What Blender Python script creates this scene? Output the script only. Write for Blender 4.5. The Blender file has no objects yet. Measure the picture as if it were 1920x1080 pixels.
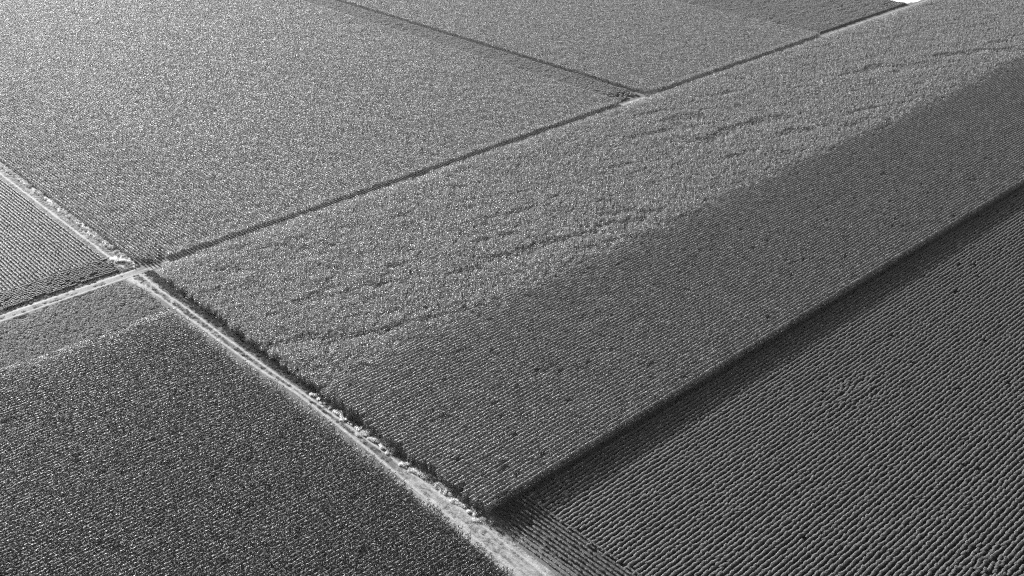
import bpy, math, random
import numpy as np
from mathutils import Matrix, Vector
random.seed(4)
rng = np.random.default_rng(7)
C = bpy.context.scene.collection
S = bpy.context.scene

# ------------------------------------------------------------------ camera
H = 105.0
cam = bpy.data.cameras.new('camera')
camo = bpy.data.objects.new('camera', cam)
C.objects.link(camo)
R = ((0.73440328, 0.33357621, -0.59108268),
     (-0.67865577, 0.34957113, -0.64593063),
     (-0.00884165, 0.87551524, 0.4831096))
camo.matrix_world = Matrix.Translation((0, 0, H)) @ Matrix(R).to_4x4()
cam.sensor_width = 36
cam.lens = 36 * 1986.36 / 1920
cam.clip_start = 1
cam.clip_end = 20000
S.camera = camo

# ------------------------------------------------------------------ light
EL, AZ = math.radians(16.5), math.radians(4)          # sun stands low over +Y, a little towards +X
w = bpy.data.worlds.new('World')
S.world = w
w.use_nodes = True
nt = w.node_tree
sky = nt.nodes.new('ShaderNodeTexSky')
sky.sky_type = 'NISHITA'
sky.sun_disc = False
sky.sun_elevation = EL
sky.sun_rotation = AZ
sky.air_density = 0.5
sky.dust_density = 0.15
bw = nt.nodes.new('ShaderNodeRGBToBW')
nt.links.new(sky.outputs[0], bw.inputs[0])
nt.links.new(bw.outputs[0], nt.nodes['Background'].inputs[0])
nt.nodes['Background'].inputs[1].default_value = 0.05
sun = bpy.data.lights.new('sun', 'SUN')
sun.energy = 5.0
sun.angle = math.radians(0.6)
suno = bpy.data.objects.new('sun', sun)
sd = Vector((math.sin(AZ) * math.cos(EL), math.cos(AZ) * math.cos(EL), math.sin(EL)))
suno.rotation_euler = sd.to_track_quat('Z', 'Y').to_euler()
suno.location = (100, 300, 200)
C.objects.link(suno)
S.view_settings.view_transform = 'Standard'
S.view_settings.look = 'None'
S.view_settings.exposure = 2.05
S.view_settings.gamma = 1
S.cycles.use_denoising = False
S.cycles.pixel_filter_type = 'BLACKMAN_HARRIS'
S.cycles.filter_width = 1.15
S.cycles.max_bounces = 5
S.cycles.diffuse_bounces = 3
S.cycles.glossy_bounces = 2
S.cycles.transmission_bounces = 3

# ------------------------------------------------------------------ helpers
def tag(o, label=None, cat=None, group=None, kind=None):
    if label: o['label'] = label
    if cat: o['category'] = cat
    if group: o['group'] = group
    if kind: o['kind'] = kind
    return o

def _lat(ix, iy, seed):
    n = (ix.astype(np.int64) * 374761393 + iy.astype(np.int64) * 668265263 + seed * 974634777) & 0x7fffffff
    n = ((n ^ (n >> 13)) * 1274126177) & 0x7fffffff
    n = n ^ (n >> 16)
    return (n & 0xffff) / 65535.0

def noise(x, y, seed=0):
    x = np.asarray(x, float); y = np.asarray(y, float)
    ix = np.floor(x); iy = np.floor(y)
    fx = x - ix; fy = y - iy
    fx = fx * fx * (3 - 2 * fx); fy = fy * fy * (3 - 2 * fy)
    ix = ix.astype(np.int64); iy = iy.astype(np.int64)
    a = _lat(ix, iy, seed); b = _lat(ix + 1, iy, seed); c = _lat(ix, iy + 1, seed); d = _lat(ix + 1, iy + 1, seed)
    return (a * (1 - fx) + b * fx) * (1 - fy) + (c * (1 - fx) + d * fx) * fy

def fbm(x, y, seed=0, o=3):
    v = 0; amp = .5; t = 0
    for k in range(o):
        v = v + amp * noise(x * 2 ** k + 13.7 * k, y * 2 ** k + 5.1 * k, seed + k); t += amp; amp *= .55
    return v / t

def foliage(name, g, rough=.5, spec=.5, trans=.3, var=.25):
    m = bpy.data.materials.new(name); m.use_nodes = True
    n = m.node_tree; n.nodes.clear()
    out = n.nodes.new('ShaderNodeOutputMaterial')
    p = n.nodes.new('ShaderNodeBsdfPrincipled')
    t = n.nodes.new('ShaderNodeBsdfTranslucent')
    mix = n.nodes.new('ShaderNodeMixShader')
    oi = n.nodes.new('ShaderNodeObjectInfo')
    geo = n.nodes.new('ShaderNodeNewGeometry')
    a = n.nodes.new('ShaderNodeMapRange'); a.inputs[3].default_value = 1 - var; a.inputs[4].default_value = 1 + var
    b = n.nodes.new('ShaderNodeMapRange'); b.inputs[3].default_value = 1 - var; b.inputs[4].default_value = 1 + var
    n.links.new(oi.outputs['Random'], a.inputs[0])
    n.links.new(geo.outputs['Random Per Island'], b.inputs[0])
    mu = n.nodes.new('ShaderNodeMath'); mu.operation = 'MULTIPLY'
    n.links.new(a.outputs[0], mu.inputs[0]); n.links.new(b.outputs[0], mu.inputs[1])
    mg = n.nodes.new('ShaderNodeMath'); mg.operation = 'MULTIPLY'; mg.inputs[1].default_value = g
    n.links.new(mu.outputs[0], mg.inputs[0])
    n.links.new(mg.outputs[0], p.inputs['Base Color']); n.links.new(mg.outputs[0], t.inputs['Color'])
    p.inputs['Roughness'].default_value = rough
    p.inputs['Specular IOR Level'].default_value = spec
    mix.inputs[0].default_value = trans
    n.links.new(p.outputs[0], mix.inputs[1]); n.links.new(t.outputs[0], mix.inputs[2])
    n.links.new(mix.outputs[0], out.inputs[0])
    return m

def earth(name, scale=2.5, attr=True, base=.12, contrast=.3, bump=.5):
    m = bpy.data.materials.new(name); m.use_nodes = True
    n = m.node_tree
    p = n.nodes['Principled BSDF']; p.inputs['Roughness'].default_value = .95
    p.inputs['Specular IOR Level'].default_value = .2
    tc = n.nodes.new('ShaderNodeNewGeometry')
    ns = n.nodes.new('ShaderNodeTexNoise'); ns.inputs['Scale'].default_value = scale
    ns.inputs['Detail'].default_value = 8; ns.inputs['Roughness'].default_value = .7
    n.links.new(tc.outputs['Position'], ns.inputs['Vector'])
    mr = n.nodes.new('ShaderNodeMapRange'); mr.inputs[1].default_value = .3; mr.inputs[2].default_value = .7
    mr.inputs[3].default_value = 1 - contrast; mr.inputs[4].default_value = 1 + contrast
    n.links.new(ns.outputs[0], mr.inputs[0])
    mu = n.nodes.new('ShaderNodeMath'); mu.operation = 'MULTIPLY'
    n.links.new(mr.outputs[0], mu.inputs[0])
    if attr:
        at = n.nodes.new('ShaderNodeAttribute'); at.attribute_name = 'tone'
        n.links.new(at.outputs['Fac'], mu.inputs[1])
    else:
        mu.inputs[1].default_value = base
    n.links.new(mu.outputs[0], p.inputs['Base Color'])
    bp = n.nodes.new('ShaderNodeBump'); bp.inputs['Strength'].default_value = bump; bp.inputs['Distance'].default_value = .12
    n.links.new(ns.outputs[0], bp.inputs['Height']); n.links.new(bp.outputs[0], p.inputs['Normal'])
    return m

# patch meshes: lists of verts, faces, material indices
class MB:
    def __init__(s): s.v = []; s.f = []; s.m = []
    def face(s, pts, mi=0):
        b = len(s.v); s.v += [tuple(p) for p in pts]; s.f.append(tuple(range(b, b + len(pts)))); s.m.append(mi)
    def strip(s, L, Rr, mi=0):
        b = len(s.v)
        for a, c in zip(L, Rr): s.v += [tuple(a), tuple(c)]
        for i in range(len(L) - 1):
            s.f.append((b + 2 * i, b + 2 * i + 1, b + 2 * i + 3, b + 2 * i + 2)); s.m.append(mi)
    def mesh(s, name, mats):
        me = bpy.data.meshes.new(name); me.from_pydata(s.v, [], s.f)
        for m in mats: me.materials.append(m)
        me.polygons.foreach_set('material_index', s.m)
        me.update(); return me

def leaf(mb, base, az, L, e0, e1, wd, mi=0, seg=3):
    dx, dy = math.cos(az), math.sin(az)
    px, py = -dy, dx
    x, y, z = base
    ws = [.55, 1, .75, .08] if seg == 3 else [.7, 1, .1]
    Lp, Rp = [], []
    tw = random.uniform(-.5, .5)
    for i in range(seg + 1):
        hw = wd * ws[i] / 2
        zz = hw * tw
        Lp.append((x + px * hw, y + py * hw, z + zz)); Rp.append((x - px * hw, y - py * hw, z - zz))
        e = e0 + (e1 - e0) * i / seg
        st = L / seg
        x += dx * math.cos(e) * st; y += dy * math.cos(e) * st; z += math.sin(e) * st
    mb.strip(Lp, Rp, mi)

def corn_patch(h, L, step, nl, ll, wd, tassel, spread=.03, lat=1.0, taper=.45, hv=.11, ridge=0):
    mb = MB()
    n = int(round(L / step))
    for k in range(n):
        x = -L / 2 + (k + .5) * step + random.gauss(0, .03); y = random.gauss(0, spread)
        ph = h * random.uniform(1 - hv, 1 + hv * .5)
        # stalk
        r = .014
        lx, ly = random.gauss(0, .04), random.gauss(0, .04)
        mb.face([(x - r, y, 0), (x + r, y, 0), (x + r + lx, y + ly, ph * .9), (x - r + lx, y + ly, ph * .9)])
        mb.face([(x, y - r, 0), (x, y + r, 0), (x + lx, y + r + ly, ph * .9), (x + lx, y - r + ly, ph * .9)])
        a0 = random.uniform(0, math.pi)
        for i in range(nl):
            t = (i + .5) / nl
            az = a0 + math.pi * i + random.gauss(0, .5)
            z = ph * (.22 + .66 * t)
            l = ll * (1.05 - taper * t) * random.uniform(.8, 1.15)
            cx, cy = math.cos(az), math.sin(az) * lat
            leaf(mb, (x + lx * t, y + ly * t, z), math.atan2(cy, cx), l * math.hypot(cx, cy), math.radians(random.uniform(50, 75)),
                 math.radians(random.uniform(-55, 5)), wd * random.uniform(.8, 1.15), 0)
        if random.random() < tassel:
            for q in range(5):
                leaf(mb, (x + lx, y + ly, ph * .86), random.uniform(0, 6.28), .24, math.radians(random.uniform(60, 85)),
                     math.radians(random.uniform(10, 60)), .035, 1, 2)
    for _ in range(ridge):     # the upper whorls, leaf by leaf, along the crest of the row
        x = random.uniform(-L / 2, L / 2); a = random.uniform(.1, .9) * math.pi
        y, z = math.cos(a) * .22 * random.uniform(.6, 1.1), h * .84 + math.sin(a) * h * .12 * random.uniform(.7, 1.1)
        nrm = Vector((random.gauss(0, .35), math.cos(a) * .8 + random.gauss(0, .3), math.sin(a) + .3)).normalized()
        u = nrm.cross(Vector((random.gauss(0, .3), random.gauss(0, 1), 0))).normalized(); v = nrm.cross(u)
        q = random.uniform(.10, .22); c = Vector((x, y, z))
        mb.face([c - u * q, c + v * .05, c + u * q, c - v * .05])
    return mb

def box_(a, W, Hh, k):
    c, s_ = math.cos(a), max(0, math.sin(a))
    return math.copysign(abs(c) ** .65, c) * W / 2 * k, s_ ** .6 * Hh * k

def bush_row_patch(L, W, Hh, n, size, mi=0, core=True):
    mb = MB()
    if core:
        K = 7; N = 4
        for i in range(N):
            x0, x1 = -L / 2 + L * i / N, -L / 2 + L * (i + 1) / N
            for k in range(K):
                a, b = math.pi * k / K, math.pi * (k + 1) / K
                s0 = .74; 
                (ya, za), (yb, zb) = box_(a, W, Hh, s0), box_(b, W, Hh, s0)
                mb.face([(x0, ya, za), (x1, ya, za), (x1, yb, zb), (x0, yb, zb)], mi)
    bl = [(random.uniform(-L / 2, L / 2), random.gauss(0, W * .12), random.uniform(.8, 1.12)) for _ in range(max(2, int(L / .3)))]
    for _ in range(n):
        bx, by, bs = random.choice(bl)
        x = bx + random.gauss(0, .15)
        a = random.uniform(.02, .98) * math.pi
        rr = random.uniform(.78, 1.0) * (.65 + .35 * bs)
        yy, zz = box_(a, W, Hh, rr); y = by + yy; z = max(.03, zz)
        nrm = Vector((random.gauss(0, .3), math.cos(a) + random.gauss(0, .3), math.sin(a) + .5)).normalized()
        u = nrm.cross(Vector((random.gauss(0, 1), random.gauss(0, 1), random.gauss(0, 1)))).normalized(); v = nrm.cross(u)
        s = size * random.uniform(.7, 1.3)
        c = Vector((x, y, z))
        mb.face([c - u * s * .5, c + v * s * .38 , c + u * s * .55, c - v * s * .38], mi)
    return mb

def canopy_patch(L, Hh, n, size, rows=0):
    mb = MB()
    bl = [(random.uniform(-L / 2, L / 2), random.uniform(-L / 2, L / 2), random.uniform(.88, 1.0)) for _ in range(18)]
    for _ in range(n):
        bx, by, bs = random.choice(bl)
        a = random.uniform(0, 6.28); el = math.asin(random.uniform(-.1, 1))
        r = .26 * random.uniform(.7, 1)
        x = bx + math.cos(a) * math.cos(el) * r; y = by + math.sin(a) * math.cos(el) * r
        z = bs * Hh - .2 + math.sin(el) * .2
        nrm = Vector((math.cos(a) * math.cos(el) + random.gauss(0, .4), math.sin(a) * math.cos(el) + random.gauss(0, .4), math.sin(el) + .5)).normalized()
        u = nrm.cross(Vector((random.gauss(0, 1), random.gauss(0, 1), random.gauss(0, 1)))).normalized(); v = nrm.cross(u)
        s = size * random.uniform(.7, 1.3); c = Vector((x, y, z))
        mb.face([c - u * s * .5, c + v * s * .4, c + u * s * .5, c - v * s * .4])
    return mb

def tuft_patch(rad, hh, n, wd, lean=.5, mi=0):
    mb = MB()
    for _ in range(n):
        a = random.uniform(0, 6.28); r = rad * math.sqrt(random.random())
        x, y = math.cos(a) * r, math.sin(a) * r
        f = 1 - .45 * (r / rad) ** 2
        leaf(mb, (x, y, 0), a + random.gauss(0, .8), hh * f * random.uniform(.7, 1.2), math.radians(random.uniform(65, 88)),
             math.radians(random.uniform(90 - 90 * lean - 30, 80)), wd, mi, 2)
    return mb

# a field = one object: a point mesh whose geometry nodes set one small strip of plants on every point
def variants(name, meshes):
    col = bpy.data.collections.new(name)
    for i, me in enumerate(meshes):
        col.objects.link(bpy.data.objects.new('%s_%02d' % (name, i), me))
    return col

def gn_group(col):
    g = bpy.data.node_groups.new('plant_' + col.name, 'GeometryNodeTree')
    g.interface.new_socket('Geometry', in_out='INPUT', socket_type='NodeSocketGeometry')
    g.interface.new_socket('Geometry', in_out='OUTPUT', socket_type='NodeSocketGeometry')
    N = g.nodes; Lk = g.links
    gi = N.new('NodeGroupInput'); go = N.new('NodeGroupOutput')
    ci = N.new('GeometryNodeCollectionInfo'); ci.inputs['Collection'].default_value = col
    ci.inputs['Separate Children'].default_value = True; ci.inputs['Reset Children'].default_value = True
    ip = N.new('GeometryNodeInstanceOnPoints'); ip.inputs['Pick Instance'].default_value = True
    def na(n_, t):
        a = N.new('GeometryNodeInputNamedAttribute'); a.data_type = t; a.inputs['Name'].default_value = n_; return a
    ai, ar, asc = na('pick', 'INT'), na('turn', 'FLOAT'), na('size', 'FLOAT_VECTOR')
    cx = N.new('ShaderNodeCombineXYZ')
    Lk.new(ar.outputs['Attribute'], cx.inputs[2])
    Lk.new(gi.outputs[0], ip.inputs['Points']); Lk.new(ci.outputs[0], ip.inputs['Instance'])
    Lk.new(ai.outputs['Attribute'], ip.inputs['Instance Index']); Lk.new(cx.outputs[0], ip.inputs['Rotation'])
    Lk.new(asc.outputs['Attribute'], ip.inputs['Scale']); Lk.new(ip.outputs[0], go.inputs[0])
    return g

# what the camera, or one a step aside, can see
FR = np.array([[21.3, 128.7], [123.8, 32.3], [436.5, 173.9], [142.5, 466.1]])
def in_view(x, y, m=14):
    ok = np.ones(len(x), bool)
    c = FR.mean(0)
    for i in range(4):
        a, b = FR[i], FR[(i + 1) % 4]
        d = b - a; nn = np.array([d[1], -d[0]]) / np.hypot(*d)
        if (c - a) @ nn < 0: nn = -nn
        mm = m if i != 2 else m + 22
        ok &= ((x - a[0]) * nn[0] + (y - a[1]) * nn[1]) > -mm
    return ok

def grid(x0, x1, y0, y1, along, step, space):
    if along == 'x':
        xs = np.arange(x0, x1, step); ys = np.arange(y0, y1, space)
        X, Y = np.meshgrid(xs, ys); ph = rng.uniform(0, step, len(ys))[:, None]; X = X + ph
    else:
        ys = np.arange(y0, y1, step); xs = np.arange(x0, x1, space)
        Y, X = np.meshgrid(ys, xs); ph = rng.uniform(0, step, len(xs))[:, None]; Y = Y + ph
    X = X.ravel(); Y = Y.ravel(); k = in_view(X, Y)
    return X[k], Y[k]

def field(name, x, y, turn, sc, g, nvar, label, cat, kind='stuff', z=None):
    n = len(x)
    me = bpy.data.meshes.new(name)
    me.vertices.add(n)
    co = np.zeros((n, 3), np.float32); co[:, 0] = x; co[:, 1] = y
    if z is not None: co[:, 2] = z
    me.vertices.foreach_set('co', co.ravel())
    a = me.attributes.new('pick', 'INT', 'POINT'); a.data.foreach_set('value', rng.integers(0, nvar, n).astype(np.int32))
    a = me.attributes.new('turn', 'FLOAT', 'POINT'); a.data.foreach_set('value', np.asarray(turn, np.float32))
    a = me.attributes.new('size', 'FLOAT_VECTOR', 'POINT'); a.data.foreach_set('vector', np.asarray(sc, np.float32).ravel())
    me.update()
    o = bpy.data.objects.new(name, me); C.objects.link(o)
    m = o.modifiers.new('plants', 'NODES'); m.node_group = g
    tag(o, label, cat, None, kind)
    print(name, n)
    return o

# ------------------------------------------------------------------ materials
M_corn = foliage('corn_leaf', .16, .56, .5, .2, .2)
M_tall_pale = foliage('pale_corn_leaf', .215, .5, .7, .3, .2)
M_tassel = foliage('tassel', .28, .7, .3, .4)
M_dark = foliage('dark_corn_leaf', .036, .56, .5, .2, .2)
M_tassel_dull = foliage('dull_tassel', .13, .7, .3, .4)
M_young = foliage('young_corn_leaf', .275, .5, .6, .25, .12)
M_bean = foliage('bean_leaf', .122, .55, .5, .12, .07)
M_fine = foliage('fine_crop_leaf', .022, .6, .4, .12, .15)
M_bean_pale = foliage('pale_bean_leaf', .26, .6, .5, .2, .15)
M_soy = foliage('soy_leaf', .25, .65, .3, .3, .08)
M_straw = foliage('straw', .3, .8, .2, .5, .2)
M_weed = foliage('green_weed', .10, .6, .4, .3, .2)
M_pale = foliage('pale_weed', .6, .8, .2, .7, .1)
M_soil = earth('soil', 1.2, False, .035, .35)
M_dirt = earth('dirt', 4.5, True, contrast=.45)
M_white = earth('bleached_soil', .4, False, .8, .08, .2)

# ------------------------------------------------------------------ ground and tracks
me = bpy.data.meshes.new('ground')
Bg = 9000
me.from_pydata([(-Bg, -Bg, 0), (Bg, -Bg, 0), (Bg, Bg, 0), (-Bg, Bg, 0)], [], [(0, 1, 2, 3)])
me.materials.append(M_soil)
o = bpy.data.objects.new('ground', me); C.objects.link(o); tag(o, kind='structure')

def lerp(y, ys, vs): return np.interp(y, ys, vs)
YL = [60, 80, 93, 102, 115, 126, 138, 150, 163, 178, 190, 198]
TL = [73.4, 73.6, 74.2, 74.5, 75.0, 75.3, 75.5, 74.7, 74.4, 74.2, 74.0, 73.4]
TR = [76.0, 76.4, 76.6, 76.5, 76.5, 76.45, 76.25, 75.95, 75.8, 75.8, 75.4, 75.6]
def band(d, w, soft=.15): return np.clip((w / 2 + soft - np.abs(d)) / (2 * soft) + .0, 0, 1)

def tone(x, y):
    n4 = fbm(x * 5, y * .3, 17); n1 = fbm(x * 1.1, y * .35, 3); n2 = fbm(x * 2.4, y * 1.2, 9); n3 = fbm(x * .3, y * .15, 21)
    t = .05 + .05 * n2
    # ---- farm track along Y, south of the crossing
    s = (y < 199)
    wob = .18 * (fbm(y * .12, y * 0 + 3.3, 5) - .5)
    dl = x - lerp(y, YL, TL) - wob; dr = x - lerp(y, YL, TR) - wob
    tr = np.maximum(band(dl, .55), band(dr, .5)) * (.75 + .4 * n2)
    mid = ((dl > .2) & (dr < -.1)) * np.clip((n1 * .6 + n2 * .4 - .5) * 6, 0, 1) * .75
    low = np.clip((112 - y) / 8, 0, 1) * (dl > -1.1) * (dr < .9 + .0 * x)     # bleached all over near the camera
    low = low * (.35 + .55 * n2 + .9 * (n4 - .5)) * (1 - .35 * band(dl - .75, .25) - .3 * band(dr + .6, .2))
    up = np.clip((y - 185) / 6, 0, 1) * (dl > -.8) * (dr < 1.0) * (.45 + .6 * n2)
    verge = (dl < -.2) * (dl > -.9) * .2 * n2 * np.clip((170 - y) / 20, 0, 1)
    v = np.clip(np.maximum.reduce([tr * .9, mid, low, up, verge]), 0, 1)
    t = np.where(s, t + v * .25, t)
    # ---- grassy track along Y, north of the crossing
    nn = (y > 203.4)
    wl = 74.3 + .5 * (fbm(y * .06, 0 * y, 31) - .5); wr = 76.4 + .7 * (fbm(y * .07, 0 * y, 35) - .4)
    v2 = np.maximum(band(x - wl, .6) * (.7 + .5 * n2), band(x - wr, .7) * (.7 + .5 * n2))
    v2 = np.maximum(v2, (x > wl) * (x < wr) * (.15 + .75 * np.clip((n2 - .4) * 3, 0, 1)))
    t = np.where(nn & (x > 73.4) & (x < 77.4), t + v2 * .25, t)
    # ---- dirt road along X
    r = (y > 196.0) & (y < 204.5)
    west = np.clip((77.5 - x) / 3, 0, 1)
    wb = .15 * (fbm(x * .1, 0 * x, 41) - .5)
    a1 = band(y - 201.75 - wb, .75, .2) * (.75 + .4 * n2); a2 = band(y - 199.6 - wb, .5, .2) * (.7 + .4 * n2)
    mida = (y > 199.6) * (y < 201.7) * (.25 + .3 * n2)
    sh = (y > 202.2) * np.clip((fbm(x * .5, y, 51) - .5) * 5, 0, 1) * .4
    vw = np.maximum.reduce([a1, a2, mida, sh]) * west
    e_lines = np.maximum(band(y - 200.4 - wb, .4, .2) * .95, (y > 197) * (y < 202) * .05) * (.7 + .5 * n2) * (1 - west)
    v3 = np.maximum(vw, e_lines)
    sunlit1 = np.clip(1 - np.abs(x - 233.5) / 8.5, 0, 1) ** .5  # sunlight painted into the road tone, where it gets past the low strip
    v3 = np.maximum(v3, sunlit1 * band(y - 200.4, 1.1, .4) * (.5 + .9 * n2))
    sunlit2 = np.clip((x - 334) / 6, 0, 1)  # road tone raised for sunlight beyond the end of the taller field's shade
    v3 = np.maximum(v3, sunlit2 * (y > 200.3) * (y < 202.0) * (.06 + .14 * n2))
    t = np.where(r, np.maximum(t, .08 + v3 * .27), t)
    # ---- the crossing itself: a bleached fan on its south side
    d = np.hypot((x - 74.6) / 2.4, (y - 197.6) / 2.0)
    t = np.maximum(t, .10 + .25 * np.clip((1.15 - d) * 2, 0, 1) * (.35 + .8 * n2))
    rr = np.hypot(x - 80.2, y - 193.6)
    arc = (band(rr - 6.2, .5, .25) + .7 * band(rr - 4.6, .4, .25)) * (x < 80.5) * (y > 193.2) * (y < 201)
    t = np.maximum(t, .08 + .25 * arc * (.5 + .6 * n2))
    return t

def sheet(name, xs, ys, z):
    X, Y = np.meshgrid(xs, ys)
    nx, ny = len(xs), len(ys)
    Z = z + .05 * (fbm(X * .7, Y * .7, 77) - .5)
    Z[0, :] = Z[-1, :] = z; 
    co = np.stack([X, Y, Z], -1).reshape(-1, 3)
    i = np.arange((nx - 1) * (ny - 1)); r = i // (nx - 1); c = i % (nx - 1)
    b = r * nx + c
    F = np.stack([b, b + 1, b + nx + 1, b + nx], -1)
    me = bpy.data.meshes.new(name)
    me.from_pydata(co.tolist(), [], F.tolist())
    a = me.attributes.new('tone', 'FLOAT', 'POINT'); a.data.foreach_set('value', tone(X, Y).astype(np.float32).ravel())
    me.materials.append(M_dirt); me.update()
    o = bpy.data.objects.new(name, me); C.objects.link(o); tag(o, kind='structure')
    return o
sheet('dirt_road', np.concatenate([np.arange(20, 110, .25), np.arange(110, 470, .6)]), np.arange(194.0, 205.6, .18), .05)
sheet('farm_track', np.arange(71.5, 79.6, .16), np.arange(45, 198.6, .22), .13)
sheet('grass_track', np.arange(72.8, 78.4, .18), np.arange(203.0, 420, .35), .13)

me = bpy.data.meshes.new('bare_ground')
bx = [(399.0, 203.2), (404, 201.9), (412, 202.6), (470, 202.8), (520, 260), (500, 330), (420, 320), (398.5, 250), (397.8, 215)]
me.from_pydata([(a, b, .06) for a, b in bx], [], [tuple(range(len(bx)))])
me.materials.append(M_white)
o = bpy.data.objects.new('bare_ground', me); C.objects.link(o); tag(o, kind='structure')

# ------------------------------------------------------------------ plant strips
SP = .745
ST = 1.2
NV = 14
g_corn = gn_group(variants('corn_strip', [corn_patch(2.4, ST, .15, 7, .60, .09, .1, .01, .30, .85, .03, 34).mesh('corn_strip', [M_corn, M_tassel_dull]) for _ in range(NV)]))
g_dark = gn_group(variants('dark_corn_strip', [corn_patch(2.25, ST, .22, 8, .68, .11, .45, .015, .34, .72, .06, 14).mesh('dark_corn_strip', [M_dark, M_tassel_dull]) for _ in range(NV)]))
g_pale = gn_group(variants('tasselled_corn_strip', [corn_patch(2.1, ST, .2, 8, .66, .10, 1.0, .07, 1.0).mesh('tasselled_corn_strip', [M_tall_pale, M_tassel]) for _ in range(NV)]))
g_young = gn_group(variants('young_corn_strip', [corn_patch(1.32, ST, .19, 8, .55, .09, .85, .05, 1.0).mesh('young_corn_strip', [M_young, M_tassel]) for _ in range(NV)]))
g_bean = gn_group(variants('bean_strip', [bush_row_patch(1.16, .44, .42, 460, .085).mesh('bean_strip', [M_bean]) for _ in range(NV)]))
g_fine = gn_group(variants('fine_crop_strip', [bush_row_patch(1.0, .42, .44, 300, .09).mesh('fine_crop_strip', [M_fine]) for _ in range(NV)]))
M_sunlit_rim = foliage('sunlit_rim_leaf', .36, .6, .5, .3, .1)  # leaf tone raised to imitate a crop edge catching the sun
g_sunlit_rim = gn_group(variants('sunlit_rim_strip', [corn_patch(1.7, ST, .2, 8, .5, .09, .9, .05, 1.0).mesh('sunlit_rim_strip', [M_sunlit_rim, M_tassel]) for _ in range(6)]))
g_bean2 = gn_group(variants('pale_bean_strip', [bush_row_patch(1.0, .66, .5, 330, .11).mesh('pale_bean_strip', [M_bean_pale]) for _ in range(NV)]))
g_soy = gn_group(variants('soy_tile', [canopy_patch(1.2, .75, 420, .13).mesh('soy_tile', [M_soy]) for _ in range(10)]))

def jit(n, base, lo, noise_h):
    s = np.ones((n, 3)); s[:, 2] = base * noise_h * rng.uniform(1 - lo, 1 + lo, n)
    s[:, 0] *= rng.choice([-1, 1], n); return s

# right-hand tall field, rows along the road: dark half with clear rows, pale tasselled half
SPLIT = 136.0
x, y = grid(78, 520, 91.7, 197.2, 'x', ST, SP)
ex = 77.1 + 1.1 * (fbm(y * .22, 0 * y, 61) - .45) * np.clip((y - 110) / 40, .3, 1)
ex = np.where(y > 190, ex + (y - 190) ** 2 * .05, ex)
k = (x - ST * .5 > ex - .4)
gap = fbm(x * .35, y * .35, 63)
k &= ~((gap > .80) & (x < 84) & (y > 100))
k &= rng.random(len(x)) > .006
hole = fbm(x * .16, y * .3, 64)
x, y, hole = x[k], y[k], hole[k]
edge_wob = 3.0 * (fbm(x * .03, y * 0, 65) - .5) + rng.normal(0, 1.8, len(x))
dark = y < SPLIT + edge_wob
hn = 1 + .12 * (fbm(x * .05, y * .12, 66) - .5)
xd, yd, hd = x[dark], y[dark], (hn * np.where(hole > .82, .82, 1))[dark]
field('corn_field', xd, yd + rng.normal(0, .02, len(xd)), rng.normal(0, .02, len(xd)), jit(len(xd), 1.0, .035, hd), g_corn, NV,
      'dark corn field with clear rows lying between the paler corn and the low crop rows', 'corn field')
xp, yp = x[~dark], y[~dark]
ca, sa = math.cos(math.radians(-18)), math.sin(math.radians(-18))
up, vp = xp * ca + yp * sa, -xp * sa + yp * ca
st = fbm(up * .02, vp * .07, 67, 3)
fine = fbm(up * .07, vp * .30, 68, 3)
fin2 = fbm(up * .14, vp * .7, 69, 2)
hp = (1.0 + .16 * (st - .5) + .13 * (fine - .5) + .14 * (fin2 - .5)) * np.where(fin2 * .6 + fine * .4 > .83 - .075 * np.exp(-((xp - 185) / 50) ** 2), .9, 1)
hp = np.where(fine + .4 * st > .93, hp * .8, hp)
field('corn_field', xp, yp + rng.normal(0, .12, len(xp)), rng.normal(0, .12, len(xp)), jit(len(xp), 1.0, .07, hp), g_pale, NV,
      'paler tasselled corn field with faint streaks south of the long dirt road', 'corn field')

# left foreground corn field
x, y = grid(-20, 73.4, 60, 179.0, 'x', ST, SP)
ex = 73.1 + .7 * (fbm(y * .25, 0 * y, 71) - .5) + np.interp(y, [60, 82, 93, 115, 138, 150, 178], [-.9, -.7, -.1, .6, .9, 0, -.3]) 
k = (x + ST * .5 < ex + .2) & (rng.random(len(x)) > .012)
hl = fbm(x * .2, y * .45, 72)
k &= ~(hl > .84)
k &= y < 178.4 + 1.0 * (fbm(x * .1, 0 * x, 73) - .5) - np.clip((x - 66) * .18, 0, 2)
x, y = x[k], y[k]
hn = 1 + .16 * (fbm(x * .06, y * .14, 74) - .5) + .10 * (fbm(x * .2, y * .5, 75) - .5)
field('corn_field', x, y + rng.normal(0, .03, len(x)), rng.normal(0, .02, len(x)), jit(len(x), 1.0, .04, hn), g_dark, NV,
      'dark tall corn field filling the corner left of the pale farm track', 'corn field')
# its thin pale fringe of late corn
x, y = grid(-20, 73.0, 177.6, 181.5, 'x', ST, SP)
k = (x < 72.0) & (y > 178.2) & (y < 180.2 + 4 * (fbm(x * .12, 0 * x, 76) - .45)) & (rng.random(len(x)) > .2)
x, y = x[k], y[k]
field('corn_fringe', x, y, rng.normal(0, .1, len(x)), jit(len(x), .85, .14, np.ones(len(x)) * np.clip(1.05 - (y - 178) * .12, .5, 1)), g_young, NV,
      'narrow pale fringe where the dark corn meets the smooth soybean plot', 'corn fringe')

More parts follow.
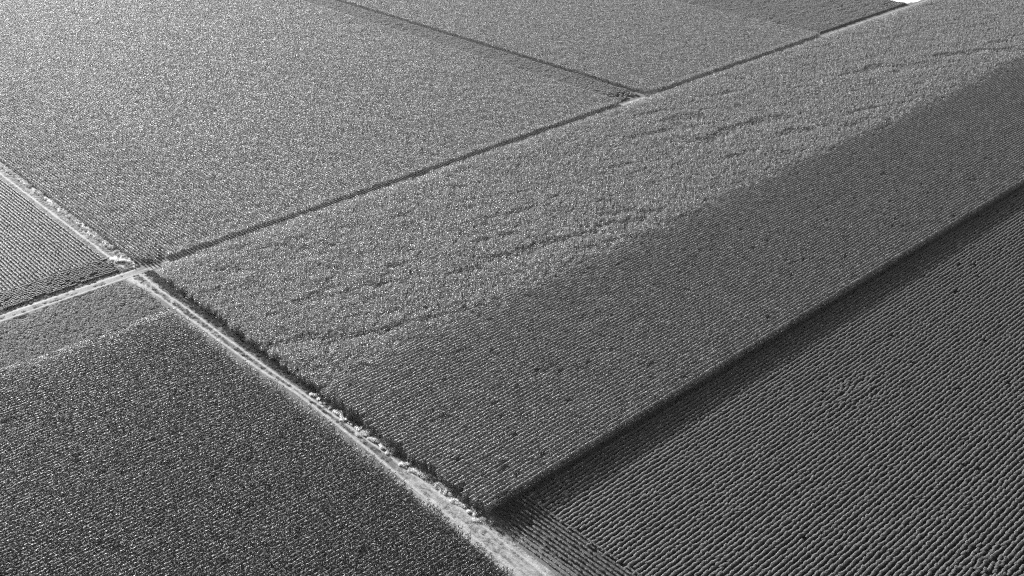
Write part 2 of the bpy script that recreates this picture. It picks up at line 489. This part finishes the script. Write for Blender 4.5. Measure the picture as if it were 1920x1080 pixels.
# smooth soybean wedge
xs, ys = np.meshgrid(np.arange(20, 73, .95), np.arange(180.5, 197.3, .95)); x = xs.ravel() + rng.normal(0, .2, xs.size); y = ys.ravel() + rng.normal(0, .2, xs.size)
k = (x < 72.4 - np.clip(y - 193, 0, 9) * .35 + .3 * rng.normal(0, 1, len(x)) * .5) & (y < 196.9) & in_view(x, y)
x, y = x[k], y[k]
field('soybean_field', x, y, rng.uniform(0, 6.28, len(x)), jit(len(x), 1.0, .08, 1 + .3 * (fbm(x * .15, y * .3, 81) - .5)), g_soy, 10,
      'smooth grey soybean plot between the pale road and the dark corn', 'soybean field')

# far left field of young corn, rows running away from the road
x, y = grid(76.8, 228.4, 201.0, 520, 'y', ST, SP)
ex = 77.2 + 1.0 * (fbm(y * .2, 0 * y, 91) - .5)
k = (x > ex)
rn = np.hypot(np.clip(83.5 - x, 0, 9), np.clip(207.0 - y, 0, 9)); k &= ~((x < 83.5) & (y < 207.0) & (rn > 6.0))
k &= (y - .6 > 200.7 + .9 * (fbm(x * .15, 0 * x, 92) - .4))
k &= rng.random(len(x)) > .008
k &= ~((fbm(x * .4, y * .3, 93) > .74) & (x < 84) & (y < 215))
x, y = x[k], y[k]
hx, hy = grid(83, 228, 201.2, 203.2, 'x', ST, SP); kk = rng.random(len(hx)) > .03; hx, hy = hx[kk], hy[kk] + .35 * (fbm(hx[kk] * .3, hy[kk], 97) - .5)
tn = np.concatenate([math.pi / 2 + rng.normal(0, .06, len(x)), rng.normal(0, .06, len(hx))]); x = np.concatenate([x, hx]); y = np.concatenate([y, hy])
hn = 1 + .20 * (fbm(x * .1, y * .05, 95) - .5) + .25 * (fbm(x * .5, y * .35, 96) - .5)
field('young_corn_field', x, y, tn, jit(len(x), 1.0, .06, hn), g_young, NV,
      'broad even field of shorter corn with rows running away from the dirt road at left', 'corn field')

# strip with broken rows, next to the dark lane
x, y = grid(228.6, 239.6, 203.5, 520, 'x', 1.0, SP)
k = (x < 239.3) & (fbm(x * .5, y * .6, 101) < .74) & ~((y < 208) & (x > 229 + (208 - y)) & (rng.random(len(x)) < .75))
x, y = x[k], y[k]
field('low_crop_strip', x, y, rng.normal(0, .15, len(x)), jit(len(x), 1.0, .15, 1.3 + .9 * (fbm(x * .4, y * .4, 102) - .5)), g_bean2, NV,
      'narrow strip of broken low rows beside the dark lane between the two far fields', 'crop strip')

x, y = grid(228.3, 229.0, 206.5, 520, 'y', ST, SP)  # added row: the sunlit field edge is put into its pale leaf colour
field('corn_fringe', x, y, math.pi / 2 + rng.normal(0, .1, len(x)), jit(len(x), .8, .1, np.ones(len(x)) * (1 + .2 * (fbm(y * .1, x, 99) - .5))), g_sunlit_rim, 6,
      'thin corn row painted pale as a sunlit field edge along the broken low strip', 'corn fringe')

# far right field beyond the dark lane
x, y = grid(241.0, 334.0, 201.0, 520, 'y', ST, SP)
k = (y - .6 > 200.8 + .9 * (fbm(x * .12, 0 * x, 111) - .4)) & (rng.random(len(x)) > .01)
rn = np.hypot(np.clip(245 - x, 0, 9), np.clip(206.0 - y, 0, 9)); k &= ~((x < 245) & (y < 206) & (rn > 5.5))
x, y = x[k], y[k]
hx, hy = grid(245, 333, 201.2, 203.2, 'x', ST, SP)
tn = np.concatenate([math.pi / 2 + rng.normal(0, .1, len(x)), rng.normal(0, .06, len(hx))]); x = np.concatenate([x, hx]); y = np.concatenate([y, hy])
field('young_corn_field', x, y, tn, jit(len(x), 1.0, .07, 1 + .2 * (fbm(x * .4, y * .3, 112) - .5)), g_young, NV,
      'far field of even shorter corn beyond the dark lane, right of the broken strip', 'corn field')
x, y = grid(334.5, 399.0, 203.6, 520, 'x', 1.0, SP)
k = (fbm(x * .18, y * .5, 121) < .78) & (x < 397.5)
x, y = x[k], y[k]
field('low_crop_field', x, y, rng.normal(0, .12, len(x)), jit(len(x), 1.0, .15, 1.25 + .8 * (fbm(x * .2, y * .5, 122) - .5)), g_bean2, NV,
      'distant low crop with dark broken lines beside the bright bare ground at the top', 'crop field')

# small low crop left of the grassy track, rows along the track plus turning rows by the road
x, y = grid(20, 73.3, 211.0, 420, 'y', 1.0, SP)
row = np.round((x - 20) / SP)
k = fbm(x * .5, y * .5, 131) < .82
x1, y1 = x[k], y[k]
x, y = grid(20, 72.8, 203.8, 211.0, 'x', 1.0, SP)
k = fbm(x * .9, y * .8, 132) < .68
x2, y2 = x[k], y[k]
X = np.concatenate([x1, x2]); Y = np.concatenate([y1, y2]); T = np.concatenate([np.full(len(x1), math.pi / 2), rng.normal(0, .1, len(x2))])
field('low_crop_field', X, Y, T, jit(len(X), 1.0, .1, 1.0 + .3 * (fbm(X * .5, Y * .5, 133) - .5)), g_fine, NV,
      'small low crop plot with fine rows left of the pale grassy track', 'crop field')

# low crop in the right foreground
x, y = grid(85.0, 400, 10, 91.0, 'x', 1.0, SP)
row = np.round((y - 10) / SP)
bend = .10 * (fbm(x * .05, row * .6, 141) - .5) * 2
k = (fbm(x * .55, row * 7.3, 142) < .85) & (x > 85 + .8 * noise(row * 3.1, row * 0, 143))
sq = np.hypot((x - 150.5) / 3.2, (y - 78) / 1.0)
sq2 = np.hypot((x - 123.0) / 5, (y - 42) / 2.4)
x, y, bend = x[k], y[k], bend[k]
mess = np.exp(-(np.hypot((x - 146) / 6, (y - 72) / 3)) ** 2) + np.exp(-(np.hypot((x - 122) / 5, (y - 36) / 3)) ** 2)
ya = y + bend + rng.normal(0, 1, len(x)) * (.03 + .16 * mess)
sc = jit(len(x), 1.0, .06, 1.0 + .3 * (fbm(x * .6, y * 9, 144) - .5)); sc[:, 1] = 1 + .3 * (fbm(x * .6, y * 7, 145) - .5)
x2, y2 = grid(78.1, 85.6, 20, 90.2, 'y', 1.0, SP)
lim = 78.1 + np.clip((y2 - 85) * .55, 0, 6)
k = (x2 > np.interp(y2, [60, 76, 85, 92], [76, 77.6, 78, 79.5])) & (fbm(x2 * 6, y2 * .6, 146) < .72) & ~((y2 > 88.6) & (x2 < 84))
x2, y2 = x2[k], y2[k]
sc2 = jit(len(x2), 1.0, .08, .95 + .5 * (fbm(x2 * 3, y2 * .9, 147) - .5)); sc2[:, 1] = .72
field('low_crop_field', np.concatenate([x, x2]), np.concatenate([ya, y2]),
      np.concatenate([rng.normal(0, .03, len(x)), math.pi / 2 + rng.normal(0, .05, len(x2))]), np.concatenate([sc, sc2]), g_bean, NV,
      'low leafy crop in long ridged rows below the tall corn edge at lower right', 'crop field')

# ------------------------------------------------------------------ grass on verges
g_grass = gn_group(variants('dry_grass_tuft', [tuft_patch(.32, .22, 90, .03, .8).mesh('dry_grass_tuft', [M_straw]) for _ in range(6)]))
g_weed = gn_group(variants('green_tuft', [tuft_patch(.3, .30, 80, .04, .8).mesh('green_tuft', [M_weed]) for _ in range(6)]))
n = 9000
x = rng.uniform(71.6, 79.2, n); y = rng.uniform(50, 198, n)
dl = x - np.interp(y, YL, TL); dr = x - np.interp(y, YL, TR)
on = (np.abs(dl) < .38) | (np.abs(dr) < .35)
f = fbm(x * .9, y * .35, 151)
k = ~on & (((y < 116) & (dr < 1.1) & (f > .45)) | ((dl < -.4) & (dl > -.8) & (y < 165) & (f > .60)) | ((dl > .3) & (dr < -.3) & (f > .60)) |
           ((y > 184) & (dr < 1.0) & (f > .5)) | ((dr > .35) & (dr < .8) & (f > .5)))
x, y = x[k], y[k]
n = 9000; xn = rng.uniform(73.2, 77.4, n); yn = rng.uniform(204, 420, n)
f = fbm(xn * .9, yn * .3, 152); k = (np.abs(xn - 74.3) > .35) & (f > .42); xn, yn = xn[k], yn[k]
hn = np.where(xn > 76, 2.6, 1.2)
n = 1500; xa = rng.uniform(35, 75, n); ya = rng.uniform(197.3, 204.3, n); f = fbm(xa * .4, ya, 153)
k = (((ya > 202.3) & (f > .55)) | ((ya > 200.2) & (ya < 201.2) & (f > .5))); xa, ya = xa[k], ya[k]
n = 2600; xe = rng.uniform(78, 460, n); ye = rng.normal(199.0, .35, n); f = fbm(xe * .2, ye * 0, 154); k = (f > .62) & (rng.random(n) < .5); xe, ye = xe[k], ye[k]
g_fluff = gn_group(variants('pale_weed_tuft', [tuft_patch(.32, .45, 70, .035, .8).mesh('pale_weed_tuft', [M_pale]) for _ in range(6)]))
n = 2600; xf = rng.uniform(75.9, 77.3, n); yf = rng.uniform(203.5, 420, n); f = fbm(xf * .8, yf * .25, 157)
k = (np.abs(xf - 76.5 - .6 * (fbm(yf * .07, 0 * yf, 35) - .4)) < .28 + .3 * (f > .55)) & (f > .36) | ((xf < 76.3) & (f > .66)); xf, yf = xf[k], yf[k]
n = 900; xg = rng.uniform(76.9, 78.2, n); yg = rng.uniform(84, 137, n); f = fbm(xg * .9, yg * .5, 158); k = (f > .48) & (xg > np.interp(yg, YL, TR) + .5); xg, yg = xg[k], yg[k]
XF = np.concatenate([xf, xg]); YF = np.concatenate([yf, yg])
field('pale_weeds', XF, YF, rng.uniform(0, 6.28, len(XF)), jit(len(XF), 1.0, .45, np.ones(len(XF))), g_fluff, 6,
      'fuzzy whitish weeds lining the crop side of the two farm tracks', 'weeds')
X = np.concatenate([x, xn, xa, xe]); Y = np.concatenate([y, yn, ya, ye]); Hs = np.concatenate([np.full(len(x), 1.0), hn, np.full(len(xa), .9), np.full(len(xe), 1.6)])
field('dry_grass', X, Y, rng.uniform(0, 6.28, len(X)), jit(len(X), 1.0, .3, Hs), g_grass, 6,
      'bleached dry grass growing along the edges of the farm tracks', 'dry grass')
n = 7000
x = rng.uniform(73.6, 79.6, n); y = rng.uniform(92, 199, n)
dl = x - np.interp(y, YL, TL); dr = x - np.interp(y, YL, TR); f = fbm(x * .9, y * .35, 151)
k = ((dl > .3) & (dr < -.28) & (f < .62) & (y > 112)) | ((dr > .4) & (x < 78.3) & (y > 108) & (f < .8))
x, y = x[k], y[k]
n = 2200; xa = rng.uniform(35, 90, n); ya = rng.uniform(196.8, 204.6, n)
k = ((ya < 198.9) & (xa < 72)) | ((ya > 202.4) & (xa < 83)); xa, ya = xa[k], ya[k]
X = np.concatenate([x, xa]); Y = np.concatenate([y, ya])
field('green_weeds', X, Y, rng.uniform(0, 6.28, len(X)), jit(len(X), 1.0, .4, np.where(np.concatenate([x - np.interp(y, YL, TR), xa * 0]) > .8, 1.1, .7)), g_weed, 6,
      'darker green weeds in the middle and on the shaded side of the tracks', 'weeds')

# ------------------------------------------------------------------ single pale weeds that stand out
c0 = np.array([960, 540.]); Mx = np.array(R)
def at(px, py, z=0.):
    r = Mx @ np.array([px - c0[0], -(py - c0[1]), -1986.36]); t = (z - H) / r[2]
    return float(r[0] * t), float(r[1] * t)

def clump(name, rad, hh, label, cat, group, loc, rz=0, mat=None, n=800):
    mb = MB()
    lobes = [(random.gauss(0, rad * .45), random.gauss(0, rad * .6), random.uniform(.35, .85)) for _ in range(5)]
    for ox, oy, s in lobes:
        t = tuft_patch(rad * .8 * s, hh * s * 1.1, n // 6, .03, .9)
        b = len(mb.v)
        mb.v += [(a + ox, c + oy, d) for a, c, d in t.v]; mb.f += [tuple(q + b for q in f_) for f_ in t.f]; mb.m += t.m
    for _ in range(n):         # loose seed heads on the lobes
        ox, oy, s = random.choice(lobes)
        a = random.uniform(0, 6.28); e = math.asin(random.uniform(0, 1)); r = random.uniform(.3, 1.15)
        c = Vector((ox + math.cos(a) * math.cos(e) * rad * .75 * s * r, oy + math.sin(a) * math.cos(e) * rad * .75 * s * r, .1 + math.sin(e) * hh * s * r))
        u = Vector((random.gauss(0, 1), random.gauss(0, 1), random.gauss(0, 1))).normalized(); v = u.orthogonal().normalized(); q = random.uniform(.02, .05)
        mb.face([c - u * q, c + v * q * .5, c + u * q, c - v * q * .5])
    o = bpy.data.objects.new(name, mb.mesh(name, [mat or M_pale])); C.objects.link(o)
    o.location = (loc[0], loc[1], .1); o.rotation_euler = (0, 0, rz)
    return tag(o, label, cat, group)

px = [(607, 754, .8), (604, 760, .6), (588, 740, .9), (618, 765, .8), (645, 786, 1.0), (657, 794, .8), (680, 813, 1.1), (699, 823, 1.15),
      (717, 838, 1.0), (727, 850, .8), (759, 870, 1.15), (767, 877, .9), (774, 880, .9), (787, 886, 1.3), (798, 893, 1.0), (812, 903, .8),
      (833, 916, 1.1), (842, 925, 1.1), (855, 938, 1.0), (867, 945, 1.2), (880, 957, 1.1), (892, 966, 1.1), (900, 973, 1.1)]
LAB = {1: 'small pale weed clump second from the top of the row beside the farm track', 2: 'low pale weed clump just above the topmost bright one by the track', 0: 'pale fluffy weed clump highest up the row beside the farm track',
       6: 'pale weed clump of middle size, alone between two gaps halfway up the farm track',
       13: 'broad bright weed clump where the farm track turns all pale',
       22: 'pale weed clump at the near end of its row, beside the tall corn corner',
       10: 'bright weed clump just above where the farm track widens'}
protos = [clump('pale_weed_clump', .55, .75, 'pale fluffy weed clump growing between the farm track and tall corn edge', 'weed clump',
                'pale weed clumps along the corn edge', (0, 0)) for _ in range(6)]
for i, (a, b, s) in enumerate(px):
    o = protos[i] if i < 6 else protos[i % 6].copy()
    if i >= 6: C.objects.link(o)
    X_, Y_ = at(a, b, .4)
    o['label'] = LAB.get(i, 'pale fluffy weed clump growing between the farm track and tall corn edge')
    o.location = (X_, Y_, .03); o.rotation_euler = (0, 0, random.uniform(-.5, .5)); s *= .85; o.scale = (s * .95, s * random.uniform(.9, 1.5), s * random.uniform(.7, 1.1))
clump('round_bush', .95, 1.1, 'round bleached bush at the end of the grassy track near the crossing', 'bush', None, at(221, 487, .5), n=900)
clump('white_weed', .25, .45, 'small white weed standing alone in the middle of the road crossing', 'weed', None, at(251, 501, .2), n=260)
M_mid = foliage('grey_weed', .2, .7, .3, .3, .15)
clump('roadside_bush', .8, .9, 'grey roadside bush at the bright gap in the far road', 'bush', None, at(1212, 178, .5), mat=M_mid, n=500)
clump('stray_weed', .35, .8, 'pale stray weed in the shaded rows, nearer the tall corn', 'weed', None, at(1056, 924, .5), mat=M_mid, n=200)
clump('stray_weed', .4, .8, 'larger pale stray weed beside another in the shaded rows', 'weed', None, at(1062, 929, .5), mat=M_mid, n=260)

# ------------------------------------------------------------------ the air
me = bpy.data.meshes.new('haze')
vs = [(a, b, c) for a in (-260, 900) for b in (-260, 900) for c in (-1.5, 112)]
me.from_pydata(vs, [], [(0, 1, 3, 2), (4, 6, 7, 5), (0, 4, 5, 1), (2, 3, 7, 6), (0, 2, 6, 4), (1, 5, 7, 3)])
hm = bpy.data.materials.new('air'); hm.use_nodes = True
hn_ = hm.node_tree; hn_.nodes.clear()
ho = hn_.nodes.new('ShaderNodeOutputMaterial'); pv = hn_.nodes.new('ShaderNodeVolumePrincipled')
pv.inputs['Color'].default_value = (.95, .95, .95, 1); pv.inputs['Density'].default_value = .00006; pv.inputs['Anisotropy'].default_value = .7
hn_.links.new(pv.outputs[0], ho.inputs['Volume'])
me.materials.append(hm)
o = bpy.data.objects.new('haze', me); C.objects.link(o); tag(o, 'thin pale haze in the air over the whole farmland', 'haze', None, 'stuff')
